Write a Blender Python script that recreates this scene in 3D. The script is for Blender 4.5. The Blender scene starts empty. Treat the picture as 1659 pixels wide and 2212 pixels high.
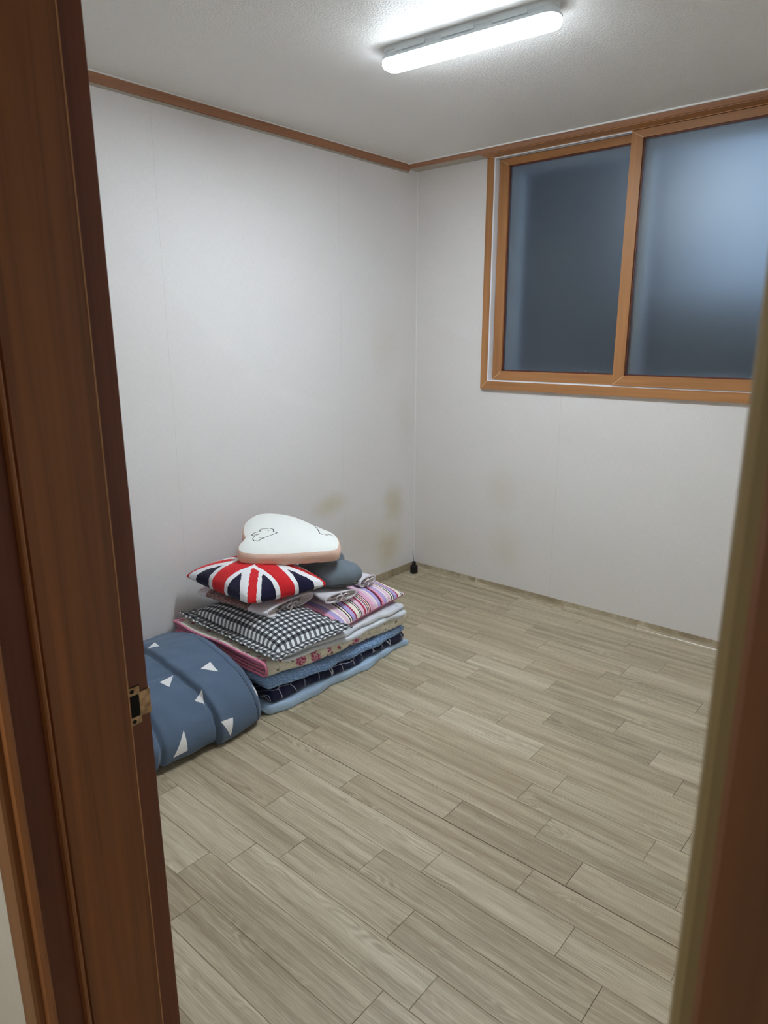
import bpy, bmesh, math, random
import numpy as np
from mathutils import Matrix, Vector

random.seed(7)
S = bpy.context.scene
C = S.collection

# ------------------------------------------------------------------ camera
cam_d = bpy.data.cameras.new('camera')
cam_d.sensor_fit = 'VERTICAL'
cam_d.sensor_height = 36.0
cam_d.lens = 36.0 * 1474.54 / 2212.0
cam_d.clip_start = 0.02
cam_d.dof.use_dof = True
cam_d.dof.focus_distance = 2.9
cam_d.dof.aperture_fstop = 11.0
cam = bpy.data.objects.new('camera', cam_d)
C.objects.link(cam)
AX_R = (0.7565468, 0.6539366, -0.0019656)
AX_U = (-0.1608863, 0.1890429, 0.9686993)
AX_F = (-0.6338395, 0.7325501, -0.2482293)
CAM = (2.52117, -3.20112, 1.40407)
M = Matrix.Identity(4)
for i in range(3):
    M[i][0] = AX_R[i]; M[i][1] = AX_U[i]; M[i][2] = -AX_F[i]; M[i][3] = CAM[i]
cam.matrix_world = M
S.camera = cam

# ------------------------------------------------------------------ world (dusk sky) and exposure
w = bpy.data.worlds.new('dusk_sky'); S.world = w
w.use_nodes = True
bg = w.node_tree.nodes['Background']
bg.inputs['Color'].default_value = (0.40, 0.56, 0.82, 1)
bg.inputs['Strength'].default_value = 0.80
S.view_settings.view_transform = 'Standard'
S.view_settings.look = 'None'
S.view_settings.exposure = 0.0
S.view_settings.gamma = 1.0
S.view_settings.use_curve_mapping = False
try:
    S.cycles.use_denoising = True
    S.cycles.max_bounces = 18
    S.cycles.diffuse_bounces = 12
    S.cycles.transmission_bounces = 8
    S.cycles.sample_clamp_indirect = 12.0
except Exception:
    pass
LAMP_STRENGTH = 202.0
LAMP_COLOR = (0.835, 0.93, 1.0)
HALL_WATT = 17.0

# dim warm light of the hallway where the photographer stands
hl = bpy.data.lights.new('hallway_light', 'AREA'); hl.shape = 'DISK'; hl.size = 0.35
hl.energy = HALL_WATT; hl.color = (0.97, 0.98, 0.95)
hlo = bpy.data.objects.new('hallway_light', hl); C.objects.link(hlo)
hlo.location = (1.35, -3.75, 2.27)

# ------------------------------------------------------------------ helpers
def lin(r, g, b):
    f = lambda c: (c/255/12.92) if c/255 <= 0.04045 else ((c/255+0.055)/1.055)**2.4
    return (f(r), f(g), f(b), 1.0)

class X:
    """Tiny expression wrapper over shader math nodes."""
    def __init__(s, nt, v): s.nt = nt; s.v = v
    def _op(s, op, o=None, p=None):
        n = s.nt.nodes.new('ShaderNodeMath'); n.operation = op
        for k, a in enumerate((s, o, p)):
            if a is None: continue
            a = a.v if isinstance(a, X) else a
            if isinstance(a, (int, float)): n.inputs[k].default_value = a
            else: s.nt.links.new(a, n.inputs[k])
        return X(s.nt, n.outputs[0])
    def __add__(s, o): return s._op('ADD', o)
    __radd__ = __add__
    def __sub__(s, o): return s._op('SUBTRACT', o)
    def __rsub__(s, o): return X(s.nt, o)._op('SUBTRACT', s)
    def __mul__(s, o): return s._op('MULTIPLY', o)
    __rmul__ = __mul__
    def __truediv__(s, o): return s._op('DIVIDE', o)
    def abs(s): return s._op('ABSOLUTE')
    def sin(s): return s._op('SINE')
    def sqrt(s): return s._op('SQRT')
    def frac(s): return s._op('FRACT')
    def floor(s): return s._op('FLOOR')
    def gt(s, o): return s._op('GREATER_THAN', o)
    def lt(s, o): return s._op('LESS_THAN', o)
    def max(s, o): return s._op('MAXIMUM', o)
    def min(s, o): return s._op('MINIMUM', o)
    def step(s, a, b):                       # smooth 0..1 between a and b
        n = s.nt.nodes.new('ShaderNodeMapRange'); n.interpolation_type = 'SMOOTHSTEP'
        s.nt.links.new(s.v, n.inputs[0]); n.inputs[1].default_value = a; n.inputs[2].default_value = b
        return X(s.nt, n.outputs[0])

class Mat:
    def __init__(s, name, rough=0.6, spec=0.5):
        s.m = bpy.data.materials.new(name); s.m.use_nodes = True
        s.nt = s.m.node_tree; s.b = s.nt.nodes['Principled BSDF']
        s.b.inputs['Roughness'].default_value = rough
        s.b.inputs['Specular IOR Level'].default_value = spec
    def link(s, a, b): s.nt.links.new(a.v if isinstance(a, X) else a, b)
    def coord(s, kind):
        n = s.nt.nodes.new('ShaderNodeTexCoord'); sp = s.nt.nodes.new('ShaderNodeSeparateXYZ')
        s.link(n.outputs[kind], sp.inputs[0])
        return [X(s.nt, sp.outputs[i]) for i in range(3)]
    def world(s):
        n = s.nt.nodes.new('ShaderNodeNewGeometry'); sp = s.nt.nodes.new('ShaderNodeSeparateXYZ')
        s.link(n.outputs['Position'], sp.inputs[0])
        return [X(s.nt, sp.outputs[i]) for i in range(3)]
    def rnd(s):
        n = s.nt.nodes.new('ShaderNodeObjectInfo'); return X(s.nt, n.outputs['Random'])
    def vec(s, x, y, z=0.0):
        n = s.nt.nodes.new('ShaderNodeCombineXYZ')
        for k, a in enumerate((x, y, z)):
            if isinstance(a, X): s.link(a, n.inputs[k])
            else: n.inputs[k].default_value = a
        return n.outputs[0]
    def noise(s, vec, scale=1, detail=3, rough=0.55, dist=0.0):
        n = s.nt.nodes.new('ShaderNodeTexNoise'); s.link(vec, n.inputs['Vector'])
        n.inputs['Scale'].default_value = scale; n.inputs['Detail'].default_value = detail
        n.inputs['Roughness'].default_value = rough; n.inputs['Distortion'].default_value = dist
        return X(s.nt, n.outputs['Fac'])
    def voro(s, vec, scale=1, feature='F1', rand=1.0):
        n = s.nt.nodes.new('ShaderNodeTexVoronoi'); n.feature = feature; s.link(vec, n.inputs['Vector'])
        n.inputs['Scale'].default_value = scale; n.inputs['Randomness'].default_value = rand
        return X(s.nt, n.outputs['Distance']), (n.outputs['Color'] if feature == 'F1' else None)
    def mix(s, fac, a, b):
        n = s.nt.nodes.new('ShaderNodeMix'); n.data_type = 'RGBA'
        if isinstance(fac, X): s.link(fac, n.inputs[0])
        else: n.inputs[0].default_value = fac
        for k, c in ((6, a), (7, b)):
            if isinstance(c, tuple): n.inputs[k].default_value = c
            else: s.link(c, n.inputs[k])
        return n.outputs[2]
    def ramp(s, fac, stops, const=False):
        n = s.nt.nodes.new('ShaderNodeValToRGB'); s.link(fac, n.inputs[0])
        if const: n.color_ramp.interpolation = 'CONSTANT'
        el = n.color_ramp.elements
        el[0].position, el[0].color = stops[0]; el[1].position, el[1].color = stops[-1]
        for p, c in stops[1:-1]:
            e = el.new(p); e.color = c
        return n.outputs[0]
    def color(s, c):
        if isinstance(c, tuple): s.b.inputs['Base Color'].default_value = c
        else: s.link(c, s.b.inputs['Base Color'])
        return s
    def bump(s, h, strength=0.3, dist=0.002):
        n = s.nt.nodes.new('ShaderNodeBump'); n.inputs['Strength'].default_value = strength
        n.inputs['Distance'].default_value = dist; s.link(h, n.inputs['Height'])
        s.link(n.outputs[0], s.b.inputs['Normal']); return s
    def roughness(s, v): s.link(v, s.b.inputs['Roughness']); return s

def link(o, parent=None):
    C.objects.link(o)
    if parent is not None: o.parent = parent
    return o

def mesh_obj(name, verts, faces, mat, parent=None, uvs=None, smooth=False):
    me = bpy.data.meshes.new(name)
    me.from_pydata([tuple(map(float, v)) for v in verts], [], [tuple(int(i) for i in f) for f in faces])
    if uvs is not None:
        ul = me.uv_layers.new(name='UVMap')
        li = np.zeros(len(me.loops), dtype=np.int32); me.loops.foreach_get('vertex_index', li)
        ul.data.foreach_set('uv', np.asarray(uvs, dtype=np.float32)[li].ravel())
    if smooth: me.polygons.foreach_set('use_smooth', [True]*len(me.polygons))
    me.update()
    o = bpy.data.objects.new(name, me)
    if mat is not None: me.materials.append(mat.m if isinstance(mat, Mat) else mat)
    return link(o, parent)

def bm_obj(name, bm, mat, parent=None, smooth=False):
    me = bpy.data.meshes.new(name); bmesh.ops.recalc_face_normals(bm, faces=bm.faces)
    bm.to_mesh(me); bm.free()
    if smooth: me.polygons.foreach_set('use_smooth', [True]*len(me.polygons))
    o = bpy.data.objects.new(name, me)
    me.materials.append(mat.m if isinstance(mat, Mat) else mat)
    return link(o, parent)

def box(name, x0, x1, y0, y1, z0, z1, mat, parent=None, bev=0.0):
    bm = bmesh.new()
    bmesh.ops.create_cube(bm, size=1.0)
    for v in bm.verts:
        v.co = Vector(((x0+x1)/2+v.co.x*(x1-x0), (y0+y1)/2+v.co.y*(y1-y0), (z0+z1)/2+v.co.z*(z1-z0)))
    if bev: bmesh.ops.bevel(bm, geom=bm.edges[:], offset=bev, segments=2, affect='EDGES', profile=0.6)
    return bm_obj(name, bm, mat, parent)

def prism(name, poly, axis, a0, a1, mat, parent=None, smooth=False):
    """poly: 2D points; axis 'z' -> (x,y), 'y' -> (x,z), 'x' -> (y,z)."""
    def P(p, a):
        return (p[0], p[1], a) if axis == 'z' else ((p[0], a, p[1]) if axis == 'y' else (a, p[0], p[1]))
    n = len(poly)
    bm = bmesh.new()
    A = [bm.verts.new(P(p, a0)) for p in poly]; B = [bm.verts.new(P(p, a1)) for p in poly]
    for i in range(n):
        bm.faces.new((A[i], A[(i+1) % n], B[(i+1) % n], B[i]))
    bm.faces.new(A[::-1]); bm.faces.new(B)
    return bm_obj(name, bm, mat, parent, smooth)

def slab_with_hole(name, axis, a0, a1, u0, u1, v0, v1, hu0, hu1, hv0, hv1, mat):
    """Wall slab between a0,a1 along axis ('y'), outer rect u x v with a rectangular hole."""
    bm = bmesh.new()
    rects = [(u0, hu0, v0, v1), (hu1, u1, v0, v1), (hu0, hu1, v0, hv0), (hu0, hu1, hv1, v1)]
    for (p, q, r, s_) in rects:
        if q-p < 1e-4 or s_-r < 1e-4: continue
        c = bmesh.ops.create_cube(bm, size=1.0)['verts']
        for v in c:
            v.co = Vector(((p+q)/2+v.co.x*(q-p), (a0+a1)/2+v.co.y*(a1-a0), (r+s_)/2+v.co.z*(s_-r)))
    return bm_obj(name, bm, mat)

def empty(name, loc=(0, 0, 0)):
    o = bpy.data.objects.new(name, None); o.empty_display_size = 0.05; o.location = loc
    return link(o)

def tag(o, label, cat, group=None):
    o['label'] = label; o['category'] = cat
    if group: o['group'] = group
    return o

def struct(o, label=None, cat=None):
    o['kind'] = 'structure'
    if label: o['label'] = label
    if cat: o['category'] = cat
    return o

def fbm(a, b, seed, freq=1.0, octaves=4):
    """smooth pseudo noise from summed sines, about -1..1"""
    r = np.random.RandomState(seed); out = np.zeros(np.broadcast(a, b).shape); amp = 1.0; tot = 0
    for o in range(octaves):
        for k in range(3):
            th = r.uniform(0, math.pi*2); ph = r.uniform(0, math.pi*2); f = freq*(2**o)*r.uniform(0.7, 1.3)
            out = out + amp*np.sin(f*(np.cos(th)*a+np.sin(th)*b)+ph+0.8*np.sin(0.6*f*(np.sin(th)*a-np.cos(th)*b)+ph*2))
        tot += amp*1.9; amp *= 0.5
    return out/tot

def smooth_closed(pts, n):
    P = np.asarray(pts, float); m = len(P); out = []
    for i in range(n):
        t = i*m/n; k = int(t); f = t-k
        p0, p1, p2, p3 = P[(k-1) % m], P[k % m], P[(k+1) % m], P[(k+2) % m]
        out.append(0.5*((2*p1)+(-p0+p2)*f+(2*p0-5*p1+4*p2-p3)*f*f+(-p0+3*p1-3*p2+p3)*f**3))
    return np.array(out)

def smooth_open(pts, n):
    P = np.asarray(pts, float); P = np.vstack([2*P[0]-P[1], P, 2*P[-1]-P[-2]]); m = len(P)-3; out = []
    for i in range(n):
        t = min(i*m/(n-1), m-1e-9); k = int(t); f = t-k
        p0, p1, p2, p3 = P[k], P[k+1], P[k+2], P[k+3]
        out.append(0.5*((2*p1)+(-p0+p2)*f+(2*p0-5*p1+4*p2-p3)*f*f+(-p0+3*p1-3*p2+p3)*f**3))
    out = np.array(out)
    d = np.r_[0, np.cumsum(np.linalg.norm(np.diff(out, axis=0), axis=1))]; t = np.linspace(0, d[-1], n)
    return np.stack([np.interp(t, d, out[:, k]) for k in range(out.shape[1])], 1)

def grid_faces(nu, nv, closed_v=False, closed_u=False):
    F = []
    for i in range(nu if closed_u else nu-1):
        for j in range(nv if closed_v else nv-1):
            i2, j2 = (i+1) % nu, (j+1) % nv
            F.append((i*nv+j, i2*nv+j, i2*nv+j2, i*nv+j2))
    return F

def tube(name, path, rad, mat, parent=None, seg=8, closed=False, flat=None):
    """tube around a 3D path; flat=(normal vector, ratio) squashes it into a ribbon."""
    P = np.asarray(path, float); n = len(P)
    T = np.gradient(P, axis=0)
    if closed: T = np.roll(P, -1, 0)-np.roll(P, 1, 0)
    T /= np.linalg.norm(T, axis=1)[:, None]+1e-12
    up = np.array([0.13, 0.21, 0.97]); V = []
    R = np.broadcast_to(rad, (n,))
    for i in range(n):
        a = np.cross(T[i], up); a /= np.linalg.norm(a)+1e-9; b = np.cross(a, T[i])
        for k in range(seg):
            th = 2*math.pi*k/seg
            V.append(P[i]+R[i]*(math.cos(th)*a*(flat[0] if flat else 1)+math.sin(th)*b*(flat[1] if flat else 1)))
    F = grid_faces(n, seg, True, closed)
    if not closed:
        F.append(tuple(range(seg))); F.append(tuple(range((n-1)*seg, n*seg))[::-1])
    return mesh_obj(name, V, F, mat, parent, smooth=True)

# ------------------------------------------------------------------ materials
def wallpaper(name, base, stains=(), axes=(1, 2), rough=0.55, strength=0.25, seam=None):
    m = Mat(name, rough, 0.35)
    W = m.world(); a, b = W[axes[0]], W[axes[1]]
    n1 = m.noise(m.vec(a*900, b*45), 1, 2); n2 = m.noise(m.vec(a*45, b*900), 1, 2)
    weave = n1+n2
    t = weave.step(0.75, 1.25)
    col = m.mix(t, tuple(c*0.95 for c in base[:3])+(1,), tuple(min(1, c*1.03) for c in base[:3])+(1,))
    big = m.noise(m.vec(a, b), 1.3, 3)
    col = m.mix(big.step(0.3, 0.75)*0.12, col, lin(196, 188, 176))
    for (ca, cb, ra, rb, amt) in stains:
        wob = m.noise(m.vec(a*9, b*9, 3.1), 1, 3)-0.5
        d = (((a-ca)/ra)*((a-ca)/ra)+((b-cb)/rb)*((b-cb)/rb)).sqrt()+wob*0.9
        col = m.mix((1.0-d.step(0.0, 1.35))*amt, col, lin(184, 168, 110))
    if seam is not None:
        for sx in seam:
            col = m.mix((a-sx).abs().lt(0.0008)*0.25, col, lin(150, 146, 142))
    m.color(col); m.bump(weave, strength, 0.0006)
    return m

WALL = lin(227, 224, 224)
m_wall_left = wallpaper('wallpaper_left', WALL, [(-0.72, 0.54, 0.13, 0.07, 0.42), (-0.20, 0.445, 0.10, 0.13, 0.42), (-0.25, 0.19, 0.13, 0.12, 0.5),
                                                   (-0.28, 1.35, 0.12, 0.16, 0.12), (-0.10, 0.95, 0.1, 0.2, 0.12), (-0.45, 0.3, 0.3, 0.15, 0.14)],
                        (1, 2), 0.5, 0.25, seam=(-1.62, -0.62))
m_wall_back = wallpaper('wallpaper_back', lin(225, 221, 219), [(0.61, 0.58, 0.10, 0.14, 0.16), (0.64, 0.26, 0.12, 0.14, 0.20), (0.22, 0.2, 0.25, 0.14, 0.12), (1.0, 0.95, 0.25, 0.12, 0.06)],
                        (0, 2), 0.55, 0.25, seam=(0.93,))
m_wall_plain = wallpaper('wallpaper_plain', lin(215, 212, 206), (), (0, 2))
m_soffit = wallpaper('wallpaper_soffit_shaded', lin(176, 168, 156), (), (0, 2))  # darker than the wall paper: shade under the ceiling put into the colour

m_ceil = Mat('ceiling_paper', 0.46, 0.22)
W_ = m_ceil.world()
cn = m_ceil.noise(m_ceil.vec(W_[0]*150, W_[1]*150), 1, 3, 0.6)
m_ceil.color(m_ceil.mix(((W_[1]+0.63).abs().lt(0.0009)).max((W_[1]+1.714).abs().lt(0.0009))*0.3, lin(236, 234, 232), lin(244, 243, 241)))
m_ceil.bump(cn, 0.8, 0.003)

def wood(name, dark, light, axis=2, rough=0.38, spec=0.5, scale=1.0):
    m = Mat(name, rough, spec)
    W = list(m.world())
    g = [W[0]*70*scale, W[1]*70*scale, W[2]*70*scale]; g[axis] = W[axis]*1.6*scale
    n = m.noise(m.vec(*g), 1, 5, 0.6, 0.4)
    g2 = [W[0]*14*scale, W[1]*14*scale, W[2]*14*scale]; g2[axis] = W[axis]*0.9*scale
    n2 = m.noise(m.vec(*g2), 1, 3, 0.5, 0.8)
    m.color(m.ramp(n*0.55+n2*0.45, [(0.32, dark), (0.68, light)]))
    m.bump(n, 0.08, 0.0006)
    return m

m_jamb = wood('door_frame_wood', lin(104, 58, 26), lin(150, 90, 44), 2, 0.45)
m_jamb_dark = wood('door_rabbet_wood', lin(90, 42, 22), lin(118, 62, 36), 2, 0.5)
m_casing = wood('casing_wood', lin(116, 74, 40), lin(150, 100, 58), 2, 0.45)
m_bead = wood('bead_highlight_wood', lin(136, 84, 46), lin(166, 108, 62), 2, 0.4)  # lighter than the jamb: the beads' highlights are put into the colour
m_pale_edge = wood('edge_highlight_wood', lin(178, 130, 84), lin(200, 150, 100), 2, 0.4)  # highlight on the step of the stop, painted as paler wood
m_jamb_near = wood('door_casing_wood', lin(78, 48, 26), lin(112, 70, 38), 2, 0.5)
m_edge = wood('edge_reflection_wood', lin(108, 92, 58), lin(124, 106, 70), 2, 0.55)  # khaki is the room's gloss reflection painted onto the near edge
m_win_v = wood('window_wood_upright', lin(146, 98, 58), lin(180, 126, 76), 2, 0.4)
m_win_h = wood('window_wood_level', lin(146, 98, 58), lin(180, 126, 76), 0, 0.4)
m_trim_x = wood('ceiling_trim_wood_x', lin(138, 92, 66), lin(168, 120, 88), 0, 0.45)
m_trim_y = wood('ceiling_trim_wood_y', lin(138, 92, 66), lin(168, 120, 88), 1, 0.45)
m_gasket = Mat('gasket', 0.5).color(lin(92, 40, 26))
m_white_pvc = Mat('white_pvc', 0.35).color(lin(232, 236, 244))
m_joint = Mat('pale_joint', 0.4).color(lin(236, 214, 180))
m_caulk = Mat('white_caulk', 0.4).color(lin(240, 240, 238))
m_corner = Mat('corner_caulk', 0.5).color(lin(230, 228, 226))

# frosted glass
m_glass = Mat('frosted_glass', 0.40)
m_glass.b.inputs['Transmission Weight'].default_value = 1.0
m_glass.b.inputs['IOR'].default_value = 1.45
m_glass.color(lin(222, 232, 236))
gW = m_glass.world()
m_glass.bump(m_glass.noise(m_glass.vec(gW[0]*260, gW[2]*260), 1, 2), 0.12, 0.001)
# clear outer glass: mostly see-through
m_clear = bpy.data.materials.new('clear_glass'); m_clear.use_nodes = True
nt = m_clear.node_tree; nt.nodes.remove(nt.nodes['Principled BSDF'])
tr = nt.nodes.new('ShaderNodeBsdfTransparent'); gl = nt.nodes.new('ShaderNodeBsdfGlossy'); mx = nt.nodes.new('ShaderNodeMixShader')
gl.inputs['Roughness'].default_value = 0.03; mx.inputs[0].default_value = 0.06
nt.links.new(tr.outputs[0], mx.inputs[1]); nt.links.new(gl.outputs[0], mx.inputs[2]); nt.links.new(mx.outputs[0], nt.nodes['Material Output'].inputs[0])

# floor plank
def plank_mat(name, along=0, gloss=0.40):
    m = Mat(name, 0.42, 0.4)
    o = m.coord('Object'); r = m.rnd()
    a, b = o[along], o[1-along]
    off = r*37.0
    cath = m.noise(m.vec(a*2.6+off, b*11.0, off), 1, 2, 0.5)           # broad flow
    fine = m.noise(m.vec(a*8+off, b*300+cath*7.0, off), 1, 4, 0.75)    # pores
    rings = ((b*260+cath*120.0+fine*2.4).sin()*0.5+0.5)
    ringmask = m.noise(m.vec(a*2.6+off*2.0, b*14, 5.0), 1, 2).step(0.55, 0.68)
    broad = m.noise(m.vec(a*1.1+off, b*30, off*0.5), 1, 3, 0.5)
    v = (fine-0.5)*0.76+broad*0.60+0.17+(rings-0.5)*ringmask*0.16+(r-0.5)*0.13
    col = m.ramp(v, [(0.20, lin(124, 110, 90)), (0.40, lin(160, 148, 124)), (0.55, lin(186, 175, 151)), (0.78, lin(216, 208, 188))])
    hue = (m.rnd()*91.7).frac()
    col = m.mix(hue*0.24, col, lin(172, 148, 124))
    m.color(col); m.bump(fine, 0.12, 0.0005)
    m.roughness(fine*0.2+gloss-0.06)
    return m
m_plank = plank_mat('oak_print_vinyl')
m_strip = plank_mat('oak_print_strip', 1)
m_cove = plank_mat('oak_print_cove', 0, 0.22)
m_gap = Mat('plank_joint_dark', 0.8).color(lin(92, 78, 62))

# ------------------------------------------------------------------ room shell
H = 2.30
RX = 2.62           # right wall
YF = -2.75          # room face of the door wall
YH = -2.94          # hallway face of the door wall
struct(box('ceiling', -0.12, RX+0.12, YH, 0.21, H, H+0.1, m_ceil))
struct(box('wall_left', -0.12, 0.0, YH, 0.21, -0.06, H, m_wall_left))
WX0, WX1, WZ0, WZ1 = 0.460, 1.980, 1.131, 2.2755     # window outer frame
struct(slab_with_hole('wall_back', 'y', 0.0, 0.21, 0.0, RX, -0.06, H, WX0+0.02, WX1-0.02, WZ0+0.02, WZ1, m_wall_back))
struct(box('wall_right', RX, RX+0.12, YH, 0.21, -0.06, H, m_wall_plain))
DX0, DX1 = 1.691, 2.463                               # door opening between the stops
DZ = 2.06
struct(slab_with_hole('wall_front', 'y', YH, YF, 0.0, RX, -0.06, H, DX0-0.03, DX1+0.03, -0.06, DZ+0.03, m_wall_plain))

# hallway around the photographer
m_hall_floor = plank_mat('hall_vinyl')
struct(box('wall_hall_left', 0.30, 0.42, -4.55, YH, -0.06, H, m_wall_plain))
struct(box('wall_hall_right', 3.7, 3.82, -4.55, YH, -0.06, H, m_wall_plain))
struct(box('wall_hall_rear', 0.42, 3.7, -4.55, -4.43, -0.06, H, m_wall_plain))
struct(box('ceiling_hall', 0.30, 3.82, -4.55, YH, H, H+0.1, m_wall_plain))
struct(box('floor_hall', 0.42, 3.7, -4.43, YH, -0.06, 0.0, m_hall_floor))
struct(box('wall_hall_front', RX+0.12, 3.7, YH-0.0, YH+0.12, -0.06, H, m_wall_plain))

# floor with its planks
floor = struct(box('floor', 0.0, RX, YH, 0.0, -0.06, -0.0035, m_gap))
rows = [-0.030, -0.157, -0.283, -0.409, -0.535, -0.643, -0.752, -0.868, -0.980, -1.092, -1.205, -1.318, -1.428, -1.537, -1.646,
        -1.756, -1.858, -1.966, -2.075, -2.186, -2.293, -2.402, -2.506, -2.612, -2.72, YH]
phase = [0.12, 0.81, 1.015, 0.505, 0.845, 0.56, 0.323, 0.017, 0.83, 0.303, 0.508, 1.047, 0.979, 1.103, 0.857, 0.122, 0.936, 0.408, 0.606, 1.157, 1.086, 1.209,
         0.962, 0.227, 1.04]
PL, PS = 0.645, 0.397
mesh_cache = {}
def plank(x0, x1, y0, y1):
    L, Wd = x1-x0, y0-y1
    key = (round(L, 3), round(Wd, 3))
    if key not in mesh_cache:
        g = 0.00045; t = 0.0032; c = 0.0007
        hx, hy = L/2-g, Wd/2-g
        V = [(sx*hx, sy*hy, -t) for sx, sy in ((-1, -1), (1, -1), (1, 1), (-1, 1))]
        V += [(sx*hx, sy*hy, -c) for sx, sy in ((-1, -1), (1, -1), (1, 1), (-1, 1))]
        V += [(sx*(hx-c), sy*(hy-c), 0) for sx, sy in ((-1, -1), (1, -1), (1, 1), (-1, 1))]
        F = [(8, 9, 10, 11)]
        for k in (0, 4):
            for i in range(4): F.append((k+i, k+(i+1) % 4, k+4+(i+1) % 4, k+4+i))
        me = bpy.data.meshes.new('plank'); me.from_pydata(V, [], F); me.materials.append(m_plank.m); mesh_cache[key] = me
    o = bpy.data.objects.new('plank', mesh_cache[key]); o.location = ((x0+x1)/2, (y0+y1)/2, 0)
    link(o, floor)
for k in range(len(rows)-1):
    y0, y1 = rows[k], rows[k+1]
    if k == 15: y0 -= 0.0008
    if k == 14: y1 += 0.0008
    x = phase[k]-2*(PL+PS); seg = 0
    while x < RX:
        L = PL if seg % 2 == 0 else PS
        a, b = max(x, 0.004), min(x+L, RX-0.004)
        if b-a > 0.02: plank(a, b, y0, y1)
        x += L; seg += 1

# vinyl turned up the walls
bl = struct(box('baseboard_left', 0.0, 0.004, YF, -0.02, 0.0, 0.045, m_strip))
bb = bpy.data.objects.new('baseboard_back', None); link(bb); struct(bb)
cove = [(-0.030, 0.0)]+[(-0.030+0.026*math.sin(t), 0.026-0.026*math.cos(t)) for t in np.linspace(0.15, math.pi/2, 7)]+[(-0.004, 0.042)]
cove_back = [(-0.0005, 0.042), (-0.0005, -0.003), (-0.030, -0.003)]
for (x0, x1) in ((0.004, 0.13), (0.13, 0.46), (0.46, 1.022), (1.022, 1.415), (1.415, 2.06), (2.06, RX-0.004)):
    pl = prism('plank', [(y, z) for y, z in cove+cove_back], 'x', -(x1-x0)/2+0.0004, (x1-x0)/2-0.0004, m_cove, bb)
    pl.location = ((x0+x1)/2, 0, 0)

# highlight put in as a pale strip along the curve of the upturned floor
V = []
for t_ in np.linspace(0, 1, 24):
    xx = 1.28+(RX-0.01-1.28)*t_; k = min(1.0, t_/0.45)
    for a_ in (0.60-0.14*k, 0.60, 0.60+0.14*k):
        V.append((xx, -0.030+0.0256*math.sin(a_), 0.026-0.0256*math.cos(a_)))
m_shine = Mat('cove_highlight', 0.25, 0.6).color(lin(236, 232, 222))
mesh_obj('highlight_line', V, grid_faces(24, 3), m_shine, bb, smooth=True)

# ceiling mouldings and the lowered strip over the window
tl = struct(prism('trim_1', [(0.0, 2.296), (0.018, 2.296), (0.018, 2.288), (0.014, 2.282), (0.014, 2.273), (0.010, 2.265), (0.0, 2.265)], 'y', YF, -0.083, m_trim_y))
c1 = box('caulk', 0.0, 0.022, YF, -0.083, 2.296, 2.2999, m_caulk, tl)
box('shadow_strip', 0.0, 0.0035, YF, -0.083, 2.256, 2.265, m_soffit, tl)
tb = struct(prism('trim_2', [(-0.083, 2.294), (-0.099, 2.294), (-0.099, 2.288), (-0.095, 2.281), (-0.091, 2.275), (-0.083, 2.275)], 'x', 0.0, RX, m_trim_x))
box('caulk', 0.018, RX, -0.104, -0.083, 2.294, 2.2999, m_caulk, tb)
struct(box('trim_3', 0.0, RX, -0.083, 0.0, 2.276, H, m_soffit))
# pale caulk bead down the corner
struct(prism('trim_4', [(0.0, 0.0), (0.003, 0.0), (0.0, -0.003)], 'z', 0.045, 2.272, m_corner))

# ------------------------------------------------------------------ window
win = bpy.data.objects.new('window_1', None); link(win); struct(win)
def frame_bars(x0, x1, z0, z1, yf, yb, wd, parent, names=('stile', 'rail'), bot=None, top=None):
    bot = bot or wd; top = top or wd
    quads = [(names[0], m_win_v, [(x0, z0), (x0+wd, z0+bot), (x0+wd, z1-top), (x0, z1)]),
             (names[0], m_win_v, [(x1-wd, z0+bot), (x1, z0), (x1, z1), (x1-wd, z1-top)]),
             (names[1], m_win_h, [(x0, z0), (x1, z0), (x1-wd, z0+bot), (x0+wd, z0+bot)]),
             (names[1], m_win_h, [(x0+wd, z1-top), (x1-wd, z1-top), (x1, z1), (x0, z1)])]
    for nm, mt, q in quads:
        c = np.mean(q, axis=0)
        prism(nm, q, 'y', yf, yb, mt, parent)
    for (px, pz, qx, qz) in ((x0, z0, x0+wd, z0+bot), (x1, z0, x1-wd, z0+bot), (x0, z1, x0+wd, z1-top), (x1, z1, x1-wd, z1-top)):
        d = np.array([qx-px, qz-pz]); L = np.linalg.norm(d); nrm = np.array([-d[1], d[0]])/L*0.0006
        a = np.array([px, pz])+d*0.04; b = np.array([px, pz])+d*0.98
        prism('mitre_joint', [tuple(a-nrm), tuple(b-nrm), tuple(b+nrm), tuple(a+nrm)], 'y', yf-0.0004, yf+0.001, m_joint, parent)
FY = -0.020
outer = empty('outer_frame'); outer.parent = win
frame_bars(WX0, WX1, WZ0, WZ1, FY, 0.0, 0.040, outer, bot=0.043, top=0.007)
box('head_board', WX0, WX1, -0.083, FY, 2.272, 2.2755, m_win_h, outer)
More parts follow.
